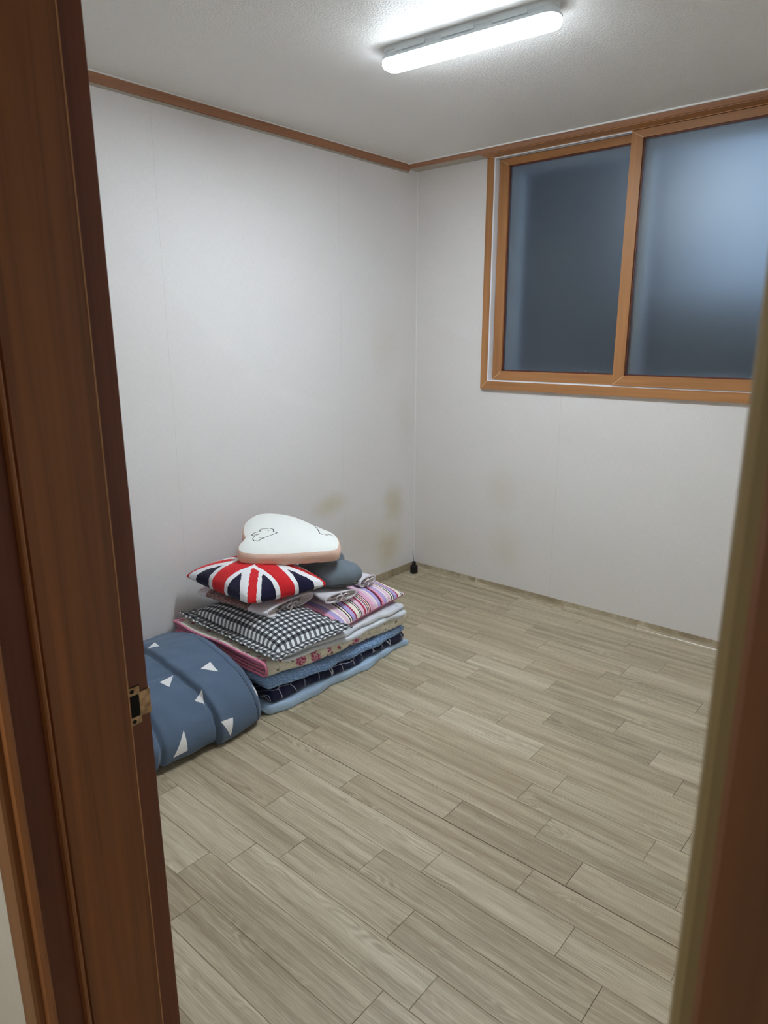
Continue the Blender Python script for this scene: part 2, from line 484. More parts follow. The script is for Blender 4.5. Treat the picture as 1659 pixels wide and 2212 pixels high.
# white channel inside the frame
IX0, IX1, IZ0, IZ1 = WX0+0.040, WX1-0.040, WZ0+0.043, WZ1-0.007
box('white_channel', IX0-0.001, IX0+0.008, -0.017, 0.21, IZ0, IZ1, m_white_pvc, outer)
box('white_channel', IX1-0.008, IX1, -0.017, 0.21, IZ0, IZ1, m_white_pvc, outer)
box('white_channel', IX0+0.008, IX1-0.008, -0.013, 0.21, IZ0, IZ0+0.006, m_white_pvc, outer)
box('white_channel', IX0+0.008, IX1-0.008, 0.012, 0.21, IZ1-0.004, IZ1, m_white_pvc, outer)
box('white_lip', IX0, 1.196, -0.016, -0.010, IZ1-0.005, IZ1, m_white_pvc, outer)
def sash(x0, x1, yf, yb, z0, z1):
    s_ = empty('sash'); s_.parent = win
    wd, bt, tp = 0.053, 0.047, 0.033
    frame_bars(x0, x1, z0, z1, yf, yb, wd, s_, bot=bt, top=tp)
    gx0, gx1, gz0, gz1 = x0+wd, x1-wd, z0+bt, z1-tp
    bm = bmesh.new()
    for (a, b, c, d) in ((gx0, gx0+0.006, gz0, gz1), (gx1-0.006, gx1, gz0, gz1), (gx0, gx1, gz0, gz0+0.006), (gx0, gx1, gz1-0.006, gz1)):
        vs = bmesh.ops.create_cube(bm, size=1.0)['verts']
        for v in vs: v.co = Vector(((a+b)/2+v.co.x*(b-a), (yf+0.008+yb)/2+v.co.y*(yb-yf-0.008-0.004), (c+d)/2+v.co.z*(d-c)))
    bm_obj('gasket', bm, m_gasket, s_)
    box('glass_pane', gx0+0.004, gx1-0.004, (yf+yb)/2-0.0025, (yf+yb)/2+0.0025, gz0+0.004, gz1-0.004, m_glass, s_)
sash(1.193, IX1-0.010, -0.018, 0.012, IZ0+0.0065, IZ1-0.002)
sash(IX0+0.012, 1.247, 0.016, 0.042, IZ0+0.0065, IZ1-0.006)
# white outer window behind the frosted panes
ow = empty('outer_sash'); ow.parent = win
for (a, b, c, d) in ((IX0+0.008, IX0+0.064, IZ0+0.006, IZ1-0.004), (IX1-0.064, IX1-0.008, IZ0+0.006, IZ1-0.004), (1.185, 1.240, IZ0+0.05, IZ1-0.05)):
    box('white_stile', a, b, 0.150, 0.190, c, d, m_white_pvc, ow)
for (c, d) in ((IZ0+0.006, IZ0+0.05), (IZ1-0.05, IZ1-0.004)):
    box('white_rail', IX0+0.064, IX1-0.064, 0.150, 0.190, c, d, m_white_pvc, ow)
box('clear_pane', IX0+0.062, IX1-0.062, 0.168, 0.172, IZ0+0.048, IZ1-0.048, m_clear, ow)

# neighbouring building beyond the window
m_nb = Mat('dark_render', 0.9).color(lin(58, 60, 66))
nb = empty('neighbour_building', (-1.2, 1.5, 0.0))
def nbox(nm, x0, x1, y0, y1, z0, z1): 
    o = box(nm, x0+1.2, x1+1.2, y0-1.5, y1-1.5, z0, z1, m_nb, nb); return o
nbox('wall', -4.5, 0.16, 1.5, 4.0, -1.0, 6.0)
nbox('garden_wall', 0.16, 4.5, 1.5, 1.7, -1.0, 1.64)
tag(nb, 'dark neighbouring building seen as a blur behind the frosted left pane', 'building')

# ------------------------------------------------------------------ door frame
door = bpy.data.objects.new('door_1', None); link(door); struct(door)
def jamb(side):
    """profile in metres measured from the stop face; sx maps outwards."""
    X0 = DX0 if side < 0 else DX1
    q = lambda o, y: (X0+side*o, y)
    dep = 0.03
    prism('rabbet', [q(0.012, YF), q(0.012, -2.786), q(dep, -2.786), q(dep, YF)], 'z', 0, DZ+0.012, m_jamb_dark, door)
    prism('stop_board', [q(0, -2.786), q(0.0, -2.889), q(0.003, -2.892), q(dep, -2.892), q(dep, -2.786)], 'z', 0, DZ, m_jamb, door)
    prism('stop_edge_highlight', [q(-0.0006, -2.7852), q(-0.0006, -2.7868), q(0.012, -2.7868), q(0.012, -2.7852)], 'z', 0, DZ, m_pale_edge, door)
    prism('bead', [q(0.001, -2.892), q(-0.003, -2.8935), q(-0.004, -2.8955), q(-0.002, -2.8980), q(0.007, -2.899), q(dep, -2.899), q(dep, -2.892)], 'z', 0, DZ, m_bead, door)
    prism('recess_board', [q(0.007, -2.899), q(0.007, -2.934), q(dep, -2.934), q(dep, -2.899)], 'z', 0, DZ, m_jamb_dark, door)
    if side < 0:
        prism('bead', [q(0.006, -2.934), q(-0.001, -2.937), q(-0.002, -2.941), q(0.001, -2.9455), q(0.010, -2.946), q(dep, -2.946), q(dep, -2.934)], 'z', 0, DZ, m_bead, door)
    else:
        prism('edge_strip', [q(0.006, -2.934), q(0.0, -2.937), q(-0.001, -2.943), q(0.001, -2.947), q(0.0045, -2.950), q(0.0100, -2.950), q(dep, -2.946), q(dep, -2.934)], 'z', 0, DZ, m_edge, door)
    g = 0.016 if side < 0 else 0.0095
    prism('casing', [q(g, -2.940), q(g, -2.953), q(g+0.003, -2.957), q(g+0.050, -2.957), q(g+0.054, -2.953), q(g+0.054, -2.940)], 'z', 0, DZ+0.06, m_casing if side < 0 else m_jamb_near, door)
jamb(-1); jamb(1)
# head of the frame
box('head_stop_board', DX0, DX1, -2.892, -2.786, DZ, DZ+0.03, m_jamb, door)
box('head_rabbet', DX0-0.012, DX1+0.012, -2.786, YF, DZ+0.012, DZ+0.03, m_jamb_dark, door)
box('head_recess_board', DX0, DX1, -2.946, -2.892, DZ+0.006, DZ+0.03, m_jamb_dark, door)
box('head_casing', DX0-0.016, DX1+0.016, -2.957, -2.940, DZ+0.016, DZ+0.06, m_casing, door)

# strike plate on the left rabbet
m_brass = Mat('aged_strike_metal', 0.38); m_brass.b.inputs['Metallic'].default_value = 0.75
bw = m_brass.world()
m_brass.color(m_brass.mix(m_brass.noise(m_brass.vec(bw[0]*90, bw[1]*90, bw[2]*90), 1, 4).step(0.35, 0.7), lin(196, 164, 124), lin(140, 112, 82)))
m_black = Mat('black_hole', 0.9).color(lin(8, 7, 7))
SX = DX0-0.012; ZC = 0.895
def yz_plate(name, poly, x0, x1, mat, parent): return prism(name, poly, 'x', x0, x1, mat, parent)
PY0 = -2.785
plate = [(PY0, ZC-0.029), (PY0+0.021, ZC-0.029), (PY0+0.021, ZC-0.019), (YF+0.0008, ZC-0.019), (YF+0.0008, ZC+0.019), (PY0+0.021, ZC+0.019), (PY0+0.021, ZC+0.029), (PY0, ZC+0.029)]
spo = yz_plate('strike_plate', plate, SX-0.0005, SX+0.0016, m_brass, door)
spo['label'] = 'aged brass strike plate'
yz_plate('plate_shadow_gap', [(PY0, ZC-0.0302), (PY0+0.0222, ZC-0.0302), (PY0+0.0222, ZC-0.0202), (YF, ZC-0.0202), (YF, ZC+0.0202), (PY0+0.0222, ZC+0.0202), (PY0+0.0222, ZC+0.0302), (PY0, ZC+0.0302)], SX-0.0006, SX+0.0003, m_black, spo)
lip = [(SX+0.0016, YF+0.0004), (SX+0.0008, YF+0.0022), (SX-0.004, YF+0.0032), (SX-0.0055, YF+0.0022), (SX-0.0015, YF+0.0012), (SX-0.001, YF+0.0004)]
prism('lip', lip, 'z', ZC-0.019, ZC+0.019, m_brass, spo)
hole = [(PY0+0.0115+0.0085*a, ZC+0.0170*b) for a, b in ((-0.9, -1), (0.8, -1), (1, -0.9), (1, 0.9), (0.8, 1), (-0.9, 1), (-1, 0.9), (-1, -0.9))]
yz_plate('latch_hole', [(y-0.0005, z) for y, z in hole], SX+0.0002, SX+0.0019, m_black, spo)
for dz in (-0.0235, 0.0235):
    yz_plate('screw_hole', [(PY0+0.0095+0.0032*math.cos(t), ZC+dz+0.0032*math.sin(t)) for t in np.linspace(0, 2*math.pi, 14, endpoint=False)], SX+0.0002, SX+0.0019, m_black, spo)

# ------------------------------------------------------------------ ceiling lamp
m_lampbody = Mat('lamp_white_plastic', 0.35).color(lin(225, 232, 236))
m_diff = bpy.data.materials.new('lit_diffuser'); m_diff.use_nodes = True
nt = m_diff.node_tree; nt.nodes.remove(nt.nodes['Principled BSDF'])
em = nt.nodes.new('ShaderNodeEmission'); em.inputs[0].default_value = LAMP_COLOR+(1,); em.inputs[1].default_value = LAMP_STRENGTH
gn = nt.nodes.new('ShaderNodeNewGeometry'); gs = nt.nodes.new('ShaderNodeSeparateXYZ'); mr = nt.nodes.new('ShaderNodeMapRange')
nt.links.new(gn.outputs['True Normal'], gs.inputs[0]); nt.links.new(gs.outputs[2], mr.inputs[0])
mr.inputs[1].default_value = 0.0; mr.inputs[2].default_value = -1.0; mr.inputs[3].default_value = LAMP_STRENGTH*0.016; mr.inputs[4].default_value = LAMP_STRENGTH
nt.links.new(mr.outputs[0], em.inputs[1])
nt.links.new(em.outputs[0], nt.nodes['Material Output'].inputs[0])
lamp = empty('ceiling_lamp', (1.176, -1.265, H)); lamp.rotation_euler = (0, 0, math.radians(5.0))
def stadium(L, Wd, z0, z1, inset, r, n=10):
    """rounded-end bar outline rings; r = corner radius in plan"""
    def ring(i, z):
        P = []
        hx, hy = L/2-i, Wd/2-i; rr = max(r-i, 0.002)
        for cx, cy, a0 in ((hx-rr, hy-rr, 0), (-hx+rr, hy-rr, 90), (-hx+rr, -hy+rr, 180), (hx-rr, -hy+rr, 270)):
            for k in range(n+1):
                t = math.radians(a0+90*k/n); P.append((cx+rr*math.cos(t), cy+rr*math.sin(t), z))
        return P
    return ring
def loft(name, rings, mat, parent, smooth=True):
    n = len(rings[0]); V = [v for r_ in rings for v in r_]
    F = grid_faces(len(rings), n, True)
    F.append(tuple(range(n))); F.append(tuple(range((len(rings)-1)*n, len(rings)*n))[::-1])
    o = mesh_obj(name, V, F, mat, parent, smooth=smooth)
    bm = bmesh.new(); bm.from_mesh(o.data); bmesh.ops.recalc_face_normals(bm, faces=bm.faces); bm.to_mesh(o.data); bm.free()
    return o
rg = stadium(0.585, 0.070, 0, 0, 0, 0.03)
loft('base', [rg(0, -0.0002), rg(0, -0.012), rg(0.002, -0.013), rg(0.002, -0.024), rg(0.006, -0.026)], m_lampbody, lamp, False)
rg = stadium(0.600, 0.084, 0, 0, 0, 0.036)
loft('collar', [rg(0.004, -0.026), rg(0.001, -0.027), rg(0.0, -0.030), rg(0.001, -0.033)], m_lampbody, lamp, False)
loft('diffuser', [rg(0.002, -0.0332), rg(0.001, -0.037), rg(0.0015, -0.046), rg(0.005, -0.053), rg(0.012, -0.057), rg(0.022, -0.0585)], m_diff, lamp, False)
for k in range(4):
    cx = -0.21+0.135*k
    box('clip', cx-0.005, cx+0.005, -0.0435, -0.0405, -0.034, -0.025, m_lampbody, lamp, bev=0.001)
for k in range(3):
    cx = -0.18+0.17*k
    box('mount_tab', cx-0.055, cx+0.055, -0.0372, -0.034, -0.020, -0.0005, m_lampbody, lamp)
tag(lamp, 'long white ceiling lamp with a lit frosted diffuser and rounded ends', 'lamp')

# ------------------------------------------------------------------ fabrics
def fabric(name, rough=0.85): 
    m = Mat(name, rough, 0.2)
    m.b.inputs['Sheen Weight'].default_value = 0.15
    return m
def uvx(m):
    n = m.nt.nodes.new('ShaderNodeUVMap'); sp_ = m.nt.nodes.new('ShaderNodeSeparateXYZ'); m.link(n.outputs[0], sp_.inputs[0])
    return X(m.nt, sp_.outputs[0]), X(m.nt, sp_.outputs[1])
def weave_bump(m, u, v, s=900, k=0.25, extra=None):
    n = m.noise(m.vec(u*s, v*s), 1, 2)
    w_ = m.noise(m.vec(u*22, v*22), 1, 3)
    h = n*0.25+w_*2.0
    if extra is not None: h = h+extra
    m.bump(h, k, 0.002)

def plain_fabric(name, col, col2=None, k=0.25, rough=0.85):
    m = fabric(name, rough); u, v = uvx(m)
    n = m.noise(m.vec(u*500, v*500), 1, 2)
    m.color(m.mix(n.step(0.35, 0.65), col, col2 or tuple(c*0.86 for c in col[:3])+(1,)))
    weave_bump(m, u, v, 900, k); return m

# gingham
m_ging = fabric('gingham_cotton'); u, v = uvx(m_ging)
a = (u/0.025+50.25).frac().gt(0.5); b = (v/0.025+50.25).frac().gt(0.5)
cg = m_ging.mix(a, lin(232, 236, 236), lin(104, 107, 114)); cg2 = m_ging.mix(a, lin(104, 107, 114), lin(40, 42, 48))
m_ging.color(m_ging.mix(b, cg, cg2)); weave_bump(m_ging, u, v)

# striped pillow
m_str = fabric('striped_cotton'); u, v = uvx(m_str)
PK, LV, WH, BK, RD, LP = lin(226, 168, 196), lin(186, 170, 222), lin(244, 238, 228), lin(38, 20, 40), lin(176, 50, 78), lin(232, 200, 220)
st = [(0.0, LP), (0.06, WH), (0.085, BK), (0.105, WH), (0.13, BK), (0.145, LV), (0.22, RD), (0.25, WH), (0.32, BK), (0.335, WH), (0.35, BK), (0.365, LP), (0.43, RD), (0.465, LP),
      (0.50, BK), (0.515, WH), (0.53, RD), (0.55, WH), (0.565, BK), (0.58, PK), (0.66, LP), (0.72, WH), (0.75, LV), (0.82, BK), (0.84, RD), (0.86, PK), (0.91, LV), (0.97, WH)]
def long_ramp(m, fac, stops):
    h = len(stops)//2
    r1 = m.ramp(fac, stops[:h+1], True); r2 = m.ramp(fac, stops[h:], True)
    return m.mix(fac.gt(stops[h][0]), r1, r2)
m_str.color(long_ramp(m_str, (v/0.30+10.62).frac(), st)); weave_bump(m_str, u, v)
m_pink = plain_fabric('pink_cotton', lin(206, 122, 150))

# flag cushion
m_flag = fabric('brushed_flag_print'); u, v = uvx(m_flag)     # u,v in -1..1
n1 = m_flag.noise(m_flag.vec(u*5, v*5), 1, 5, 0.7)-0.5
n2 = m_flag.noise(m_flag.vec(u*5+7.0, v*5+3.0, 2.0), 1, 5, 0.7)-0.5
uu = u+n1*0.10; vv = v+n2*0.10
brush = m_flag.noise(m_flag.vec(u*40, v*6), 1, 4, 0.7)
d1 = (uu-vv); d2 = (uu+vv)
white = ((d1.abs().lt(0.30)).max(d2.abs().lt(0.30))).max((uu.abs().lt(0.30)).max(vv.abs().lt(0.30)))
red = (((d1+0.06).abs().lt(0.12)).max((d2-0.06).abs().lt(0.12)))
cross_w = (uu.abs().lt(0.30)).max(vv.abs().lt(0.30))
cross_r = (uu.abs().lt(0.19)).max(vv.abs().lt(0.19))
streak = brush.gt(0.69)
red = (red*(1.0-cross_w)).max(cross_r)*(1.0-streak*0.8)
colf = m_flag.mix(white, lin(24, 22, 52), lin(238, 240, 244))
colf = m_flag.mix(red, colf, lin(206, 34, 42))
m_flag.color(colf); weave_bump(m_flag, u, v, 300)

# printed cushion (plain face, two small line-drawn animals)
m_cush = fabric('white_plush_face'); u, v = uvx(m_cush)
def polyline(m, u, v, pts, wd):
    out = None
    for (x0, y0), (x1, y1) in zip(pts[:-1], pts[1:]):
        dx, dy = x1-x0, y1-y0; L2 = dx*dx+dy*dy
        t = (((u-x0)*dx+(v-y0)*dy)/L2).max(0.0).min(1.0)
        ex = u-x0-t*dx; ey = v-y0-t*dy
        d = (ex*ex+ey*ey).sqrt()
        out = d if out is None else out.min(d)
    return out.lt(wd)
rab = [(0.166, 0.088), (0.150, 0.080), (0.120, 0.062), (0.087, 0.036), (0.068, 0.042), (0.060, 0.060), (0.066, 0.084), (0.088, 0.100), (0.058, 0.098), (0.051, 0.104), (0.062, 0.116), (0.092, 0.122),
       (0.082, 0.134), (0.096, 0.141), (0.112, 0.138), (0.130, 0.140), (0.148, 0.124), (0.150, 0.104), (0.166, 0.096), (0.166, 0.088)]
oth = [(0.312, 0.204), (0.330, 0.192), (0.344, 0.150), (0.356, 0.098), (0.366, 0.090), (0.376, 0.096), (0.386, 0.088), (0.402, 0.100), (0.420, 0.092)]
ink = polyline(m_cush, u, v, rab, 0.0018).max(polyline(m_cush, u, v, oth, 0.0018)).max(polyline(m_cush, u, v, [(0.126, 0.118), (0.1262, 0.1182)], 0.0026)).max(polyline(m_cush, u, v, [(0.092, 0.060), (0.108, 0.052), (0.112, 0.060)], 0.0015))
m_cush.color(m_cush.mix(ink, lin(238, 240, 236), lin(36, 32, 32))); weave_bump(m_cush, u, v, 700, 0.35)
m_peach = plain_fabric('peach_plush', lin(242, 212, 194), lin(226, 190, 170), 0.5)

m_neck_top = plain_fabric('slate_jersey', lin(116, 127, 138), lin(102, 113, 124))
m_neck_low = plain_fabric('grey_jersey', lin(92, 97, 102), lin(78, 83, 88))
m_pad = plain_fabric('white_cotton_pad', lin(226, 224, 230), lin(214, 212, 220), 0.4)
m_lining = fabric('checked_lining'); u, v = uvx(m_lining)
g_ = ((u/0.011).frac().lt(0.1)).max((v/0.011).frac().lt(0.1))
m_lining.color(m_lining.mix(g_, lin(214, 206, 204), lin(180, 166, 168)))
m_rib = plain_fabric('pale_ribbon', lin(224, 214, 218))
m_glit = fabric('rose_speckle', 0.6); u, v = uvx(m_glit)
dv, cv = m_glit.voro(m_glit.vec(u, v), 330)
sepn = m_glit.nt.nodes.new('ShaderNodeSeparateXYZ'); m_glit.link(cv, sepn.inputs[0])
m_glit.color(m_glit.ramp(X(m_glit.nt, sepn.outputs[0]), [(0.0, lin(104, 70, 68)), (0.45, lin(140, 104, 98)), (0.7, lin(176, 142, 136)), (0.94, lin(226, 212, 206))], True))

# quilts
m_duvet = fabric('blue_grey_cotton')        # finished further down (its triangles)
m_lblue = plain_fabric('pale_blue_cotton', lin(176, 200, 226), lin(164, 190, 218), 0.5)
m_navy = fabric('navy_line_print'); u, v = uvx(m_navy)
de, _ = m_navy.voro(m_navy.vec(u*15+v*4, v*20), 1, 'DISTANCE_TO_EDGE', 0.45)
m_navy.color(m_navy.mix(de.lt(0.022), lin(22, 26, 56), lin(188, 192, 206))); weave_bump(m_navy, u, v, 600, 0.5)
m_blue = fabric('blue_puckered_cotton'); u, v = uvx(m_blue)
pk = (((v*480+m_blue.noise(m_blue.vec(u*60, v*60), 1, 2)*9).sin())*0.5+0.5)*((u*260+m_blue.noise(m_blue.vec(u*90, v*90), 1, 2)*14).sin()*0.5+0.5)
m_blue.color(m_blue.mix(pk.step(0.0, 0.6), lin(118, 152, 200), lin(160, 190, 228))); m_blue.bump(pk, 0.9, 0.004)
m_white = fabric('white_quilt_cotton'); u, v = uvx(m_white)
ql = ((v/0.05).frac()-0.5).abs().lt(0.03)
m_white.color(m_white.mix(m_white.noise(m_white.vec(u*12, v*12), 1, 3).step(0.35, 0.65), lin(222, 226, 232), lin(208, 214, 224))); weave_bump(m_white, u, v, 500, 0.7)
m_white_in = plain_fabric('grey_blue_backing', lin(168, 176, 188), lin(150, 158, 172), 0.6)
m_flor = fabric('rose_print_cotton'); u, v = uvx(m_flor)
wob1 = m_flor.noise(m_flor.vec(u*60, v*60), 1, 3)-0.5
d_, c_ = m_flor.voro(m_flor.vec(u*13+wob1*0.5, v*13+wob1*0.4), 1)
s1 = m_flor.nt.nodes.new('ShaderNodeSeparateXYZ'); m_flor.link(c_, s1.inputs[0]); rr = X(m_flor.nt, s1.outputs[0])
d2_, c2_ = m_flor.voro(m_flor.vec(u*42+wob1*1.2, v*42, 4.0), 1)
s2 = m_flor.nt.nodes.new('ShaderNodeSeparateXYZ'); m_flor.link(c2_, s2.inputs[0]); r2 = X(m_flor.nt, s2.outputs[0])
base = m_flor.mix(m_flor.noise(m_flor.vec(u*9, v*9), 1, 2).step(0.4, 0.6), lin(242, 238, 222), lin(234, 228, 212))
leaf = d2_.lt(0.30)*r2.lt(0.20)
base = m_flor.mix(leaf, base, lin(132, 138, 118))
bud = d2_.lt(0.36)*r2.gt(0.84)
base = m_flor.mix(bud, base, lin(186, 92, 122))
big = d_.lt(0.33)*rr.gt(0.55)
pet = m_flor.noise(m_flor.vec(u*90, v*90), 1, 3)
base = m_flor.mix(big, base, m_flor.ramp(pet, [(0.38, lin(160, 50, 92)), (0.5, lin(206, 122, 150)), (0.62, lin(236, 206, 210))]))
stem = ((m_flor.noise(m_flor.vec(u*34, v*34, 8.0), 1, 2)-0.5).abs()).lt(0.007)
base = m_flor.mix(stem*0.6, base, lin(126, 118, 104))
m_flor.color(base)
quilt = (((u/0.035).frac()-0.5).abs().step(0.0, 0.12))+(((v/0.035).frac()-0.5).abs().step(0.0, 0.12))
m_flor.bump(quilt+m_flor.noise(m_flor.vec(u*40, v*40), 1, 3)*1.5, 0.5, 0.003)
m_bind = plain_fabric('pink_binding', lin(224, 142, 168), lin(204, 116, 146), 0.5)

# ------------------------------------------------------------------ folded bedding
def interp(tab):
    xs = [t[0] for t in tab]; ys = [t[1] for t in tab]
    return lambda y: np.interp(y, xs, ys)

def folded_slab(name, mat, y0, y1, xb, xf, zb, zt, parent=None, seed=1, amp=0.004, nose=0.5, ny=90, front_wave=0.006):
    """rounded fold facing +x, lying along y; zb(y) zt(y) give its underside and top at the front."""
    Y = np.linspace(y0, y1, ny)
    nb_, nf = 26, 22
    V = []; UV = []
    e = 0.03
    for i, y in enumerate(Y):
        de_ = min(y-y0, y1-y); k = 1.0 if de_ > e else math.sqrt(max(0.0, 1-(1-de_/e)**2))*0.97+0.03
        b, t = float(zb(y)), float(zt(y)); mid = (b+t)/2; h = (t-b)/2*k; b, t = mid-h, mid+h
        if zb_floor := (mid-h < 0.0): b = max(b, 0.0)
        x1 = float(xf(y))+front_wave*math.sin(y*17+seed)+front_wave*0.5*math.sin(y*41+seed*2) - (1-k)*0.02
        rn = h*2*nose
        P = []
        for xx in np.linspace(xb, x1-rn, nb_): P.append((xx, b))
        for th in np.linspace(-math.pi/2, math.pi/2, nf+2)[1:-1]:
            c = math.copysign(abs(math.cos(th))**0.75, math.cos(th)); s_ = math.copysign(abs(math.sin(th))**0.9, math.sin(th))
            P.append((x1-rn+rn*c, mid+h*s_))
        for xx in np.linspace(x1-rn, xb, nb_): P.append((xx, t))
        P = np.array(P)
        arc = np.r_[0, np.cumsum(np.linalg.norm(np.diff(P, axis=0), axis=1))]
        wr = fbm(np.full(len(P), y*1.0)*60, arc*60, seed, 0.8, 3)
        fade = np.clip(P[:, 0]/0.2, 0, 1)*k
        top = P[:, 1] > mid
        P[:, 1] += np.where(top, 1, 0)*wr*amp*fade*0.6
        P[nb_:nb_+nf, 0] += (wr*amp*fade)[nb_:nb_+nf]
        if b <= 0.004: P[:, 1] = np.maximum(P[:, 1], 0.0005)
        for q, s_ in zip(P, arc): V.append((q[0], y, q[1])); UV.append((y, s_))
    nv = 2*nb_+nf
    F = grid_faces(ny, nv, True)
    F.append(tuple(range(nv))[::-1]); F.append(tuple(range((ny-1)*nv, ny*nv)))
    return mesh_obj(name, V, F, mat, parent, UV, True)

o = folded_slab('cotton_mat', m_lblue, -1.735, -0.875, 0.02, interp([(-1.74, 0.672), (-1.3, 0.690), (-0.88, 0.665)]), interp([(-1.8, 0.0), (-0.8, 0.0)]),
                interp([(-1.74, 0.040), (-1.3, 0.032), (-0.88, 0.025)]), seed=3, amp=0.004, nose=0.25, front_wave=0.009)
tag(o, 'pale blue thin cotton mat at the bottom of the bedding stack, on the floor', 'mat')
o = folded_slab('navy_comforter', m_navy, -1.715, -0.89, 0.02, interp([(-1.74, 0.655), (-1.3, 0.672), (-0.88, 0.655)]), interp([(-1.74, 0.042), (-1.3, 0.034), (-0.88, 0.027)]),
                interp([(-1.74, 0.103), (-1.3, 0.072), (-0.88, 0.064)]), seed=5, amp=0.006, nose=0.45)
tag(o, 'navy comforter with thin white line print, folded above the pale blue mat', 'comforter')
o = folded_slab('puckered_blanket', m_blue, -1.73, -0.885, 0.02, interp([(-1.74, 0.668), (-1.3, 0.68), (-0.88, 0.66)]), interp([(-1.74, 0.105), (-1.3, 0.074), (-0.88, 0.066)]),
                interp([(-1.74, 0.150), (-1.3, 0.108), (-0.88, 0.100)]), seed=8, amp=0.005, nose=0.5)
tag(o, 'light blue puckered blanket folded between floral quilt and navy comforter', 'blanket')

# floral quilt: nested folds with a pink binding at its near end
fq = empty('floral_quilt', (0.35, -1.3, 0.15)); 
fq_b = interp([(-1.74, 0.152), (-1.3, 0.110), (-0.88, 0.102)]); fq_t = interp([(-1.74, 0.216), (-1.3, 0.166), (-0.88, 0.160)])
def local(o, root):
    o.parent = root; o.matrix_parent_inverse = Matrix.Translation(-Vector(root.location)); return o
def u_fold(inset, th, xf, y0, y1, ny, name, mat, seed, bind=True):
    Y = np.linspace(y0, y1, ny); V = []; UV = []; n1_, n2_ = 24, 14; bp = None
    for i, y in enumerate(Y):
        b, t = float(fq_b(y))+inset, float(fq_t(y))-inset; h = (t-b)/2; mid = (b+t)/2
        x1 = xf+0.006*math.sin(y*13+seed)
        out = []; inn = []
        xs = np.linspace(0.03, x1-h, n1_)
        sag = lambda x: 0.006*np.sin(x*16+1.0+seed*0.3)*np.clip((0.6-x)/0.3, 0, 1)*math.exp(-((y-y0)/0.25)**2)
        for xx in xs: out.append((xx, b+sag(xx))); inn.append((xx, b+th+sag(xx)))
        for a_ in np.linspace(-math.pi/2, math.pi/2, n2_+2)[1:-1]:
            out.append((x1-h+h*math.cos(a_), mid+h*math.sin(a_))); hi = max(h-th, 0.0008)
            inn.append((x1-h+hi*math.cos(a_), mid+hi*math.sin(a_)))
        for xx in xs[::-1]: out.append((xx, t+sag(xx))); inn.append((xx, max(t-th, mid+0.0008)+sag(xx)))
        P = np.array(out+inn[::-1]); arc = np.r_[0, np.cumsum(np.linalg.norm(np.diff(P, axis=0), axis=1))]
        wr = fbm(np.full(len(P), y*55), arc*55, seed, 0.8, 3)
        k = len(out)
        P[:k, 1] += (wr*0.003)[:k]*np.clip(P[:k, 0]/0.2, 0, 1); 
        if i == 0: bp = [((o_[0]+q_[0])/2, y, (o_[1]+q_[1])/2) for o_, q_ in zip(out, inn)]
        for q, s_ in zip(P, arc): V.append((q[0], y, q[1])); UV.append((y*1.0, s_))
    nv = len(P); F = grid_faces(ny, nv, True)
    F.append(tuple(range(nv))[::-1]); F.append(tuple(range((ny-1)*nv, ny*nv)))
    fo = local(mesh_obj(name, V, F, mat, None, UV, True), fq)
    if bind:
        tb_ = tube('binding', [(p[0], p[1]-0.001, p[2]) for p in bp], th*0.62, m_bind, None, 8); local(tb_, fq)
    return fo
u_fold(0.0, 0.0095, 0.660, -1.715, -0.895, 70, 'outer_fold', m_flor, 2)
u_fold(0.0115, 0.0085, 0.640, -1.708, -0.90, 40, 'middle_fold', m_flor, 4)
u_fold(0.0215, 0.0080, 0.618, -1.700, -0.905, 30, 'inner_fold', m_flor, 6)
tag(fq, 'cream quilt with pink rose print and pink binding, folded in the stack', 'quilt')

wq = empty('white_quilt', (0.35, -1.3, 0.21))
wq_b = interp([(-1.74, 0.218), (-1.3, 0.168), (-0.88, 0.162)]); wq_t = interp([(-1.74, 0.238), (-1.3, 0.212), (-0.88, 0.214)])
a1 = folded_slab('lower_fold', m_white, -1.665, -0.905, 0.03, interp([(-1.74, 0.690), (-0.88, 0.678)]), wq_b, lambda y: wq_b(y)*0.52+wq_t(y)*0.48, seed=11, amp=0.004, nose=0.6)
a2 = folded_slab('upper_fold', m_white, -1.650, -0.910, 0.03, interp([(-1.74, 0.680), (-0.88, 0.668)]), lambda y: wq_b(y)*0.50+wq_t(y)*0.50, wq_t, seed=12, amp=0.004, nose=0.6)
local(a1, wq); local(a2, wq)
tag(wq, 'plain white quilt folded under the gingham and striped pillows', 'quilt')

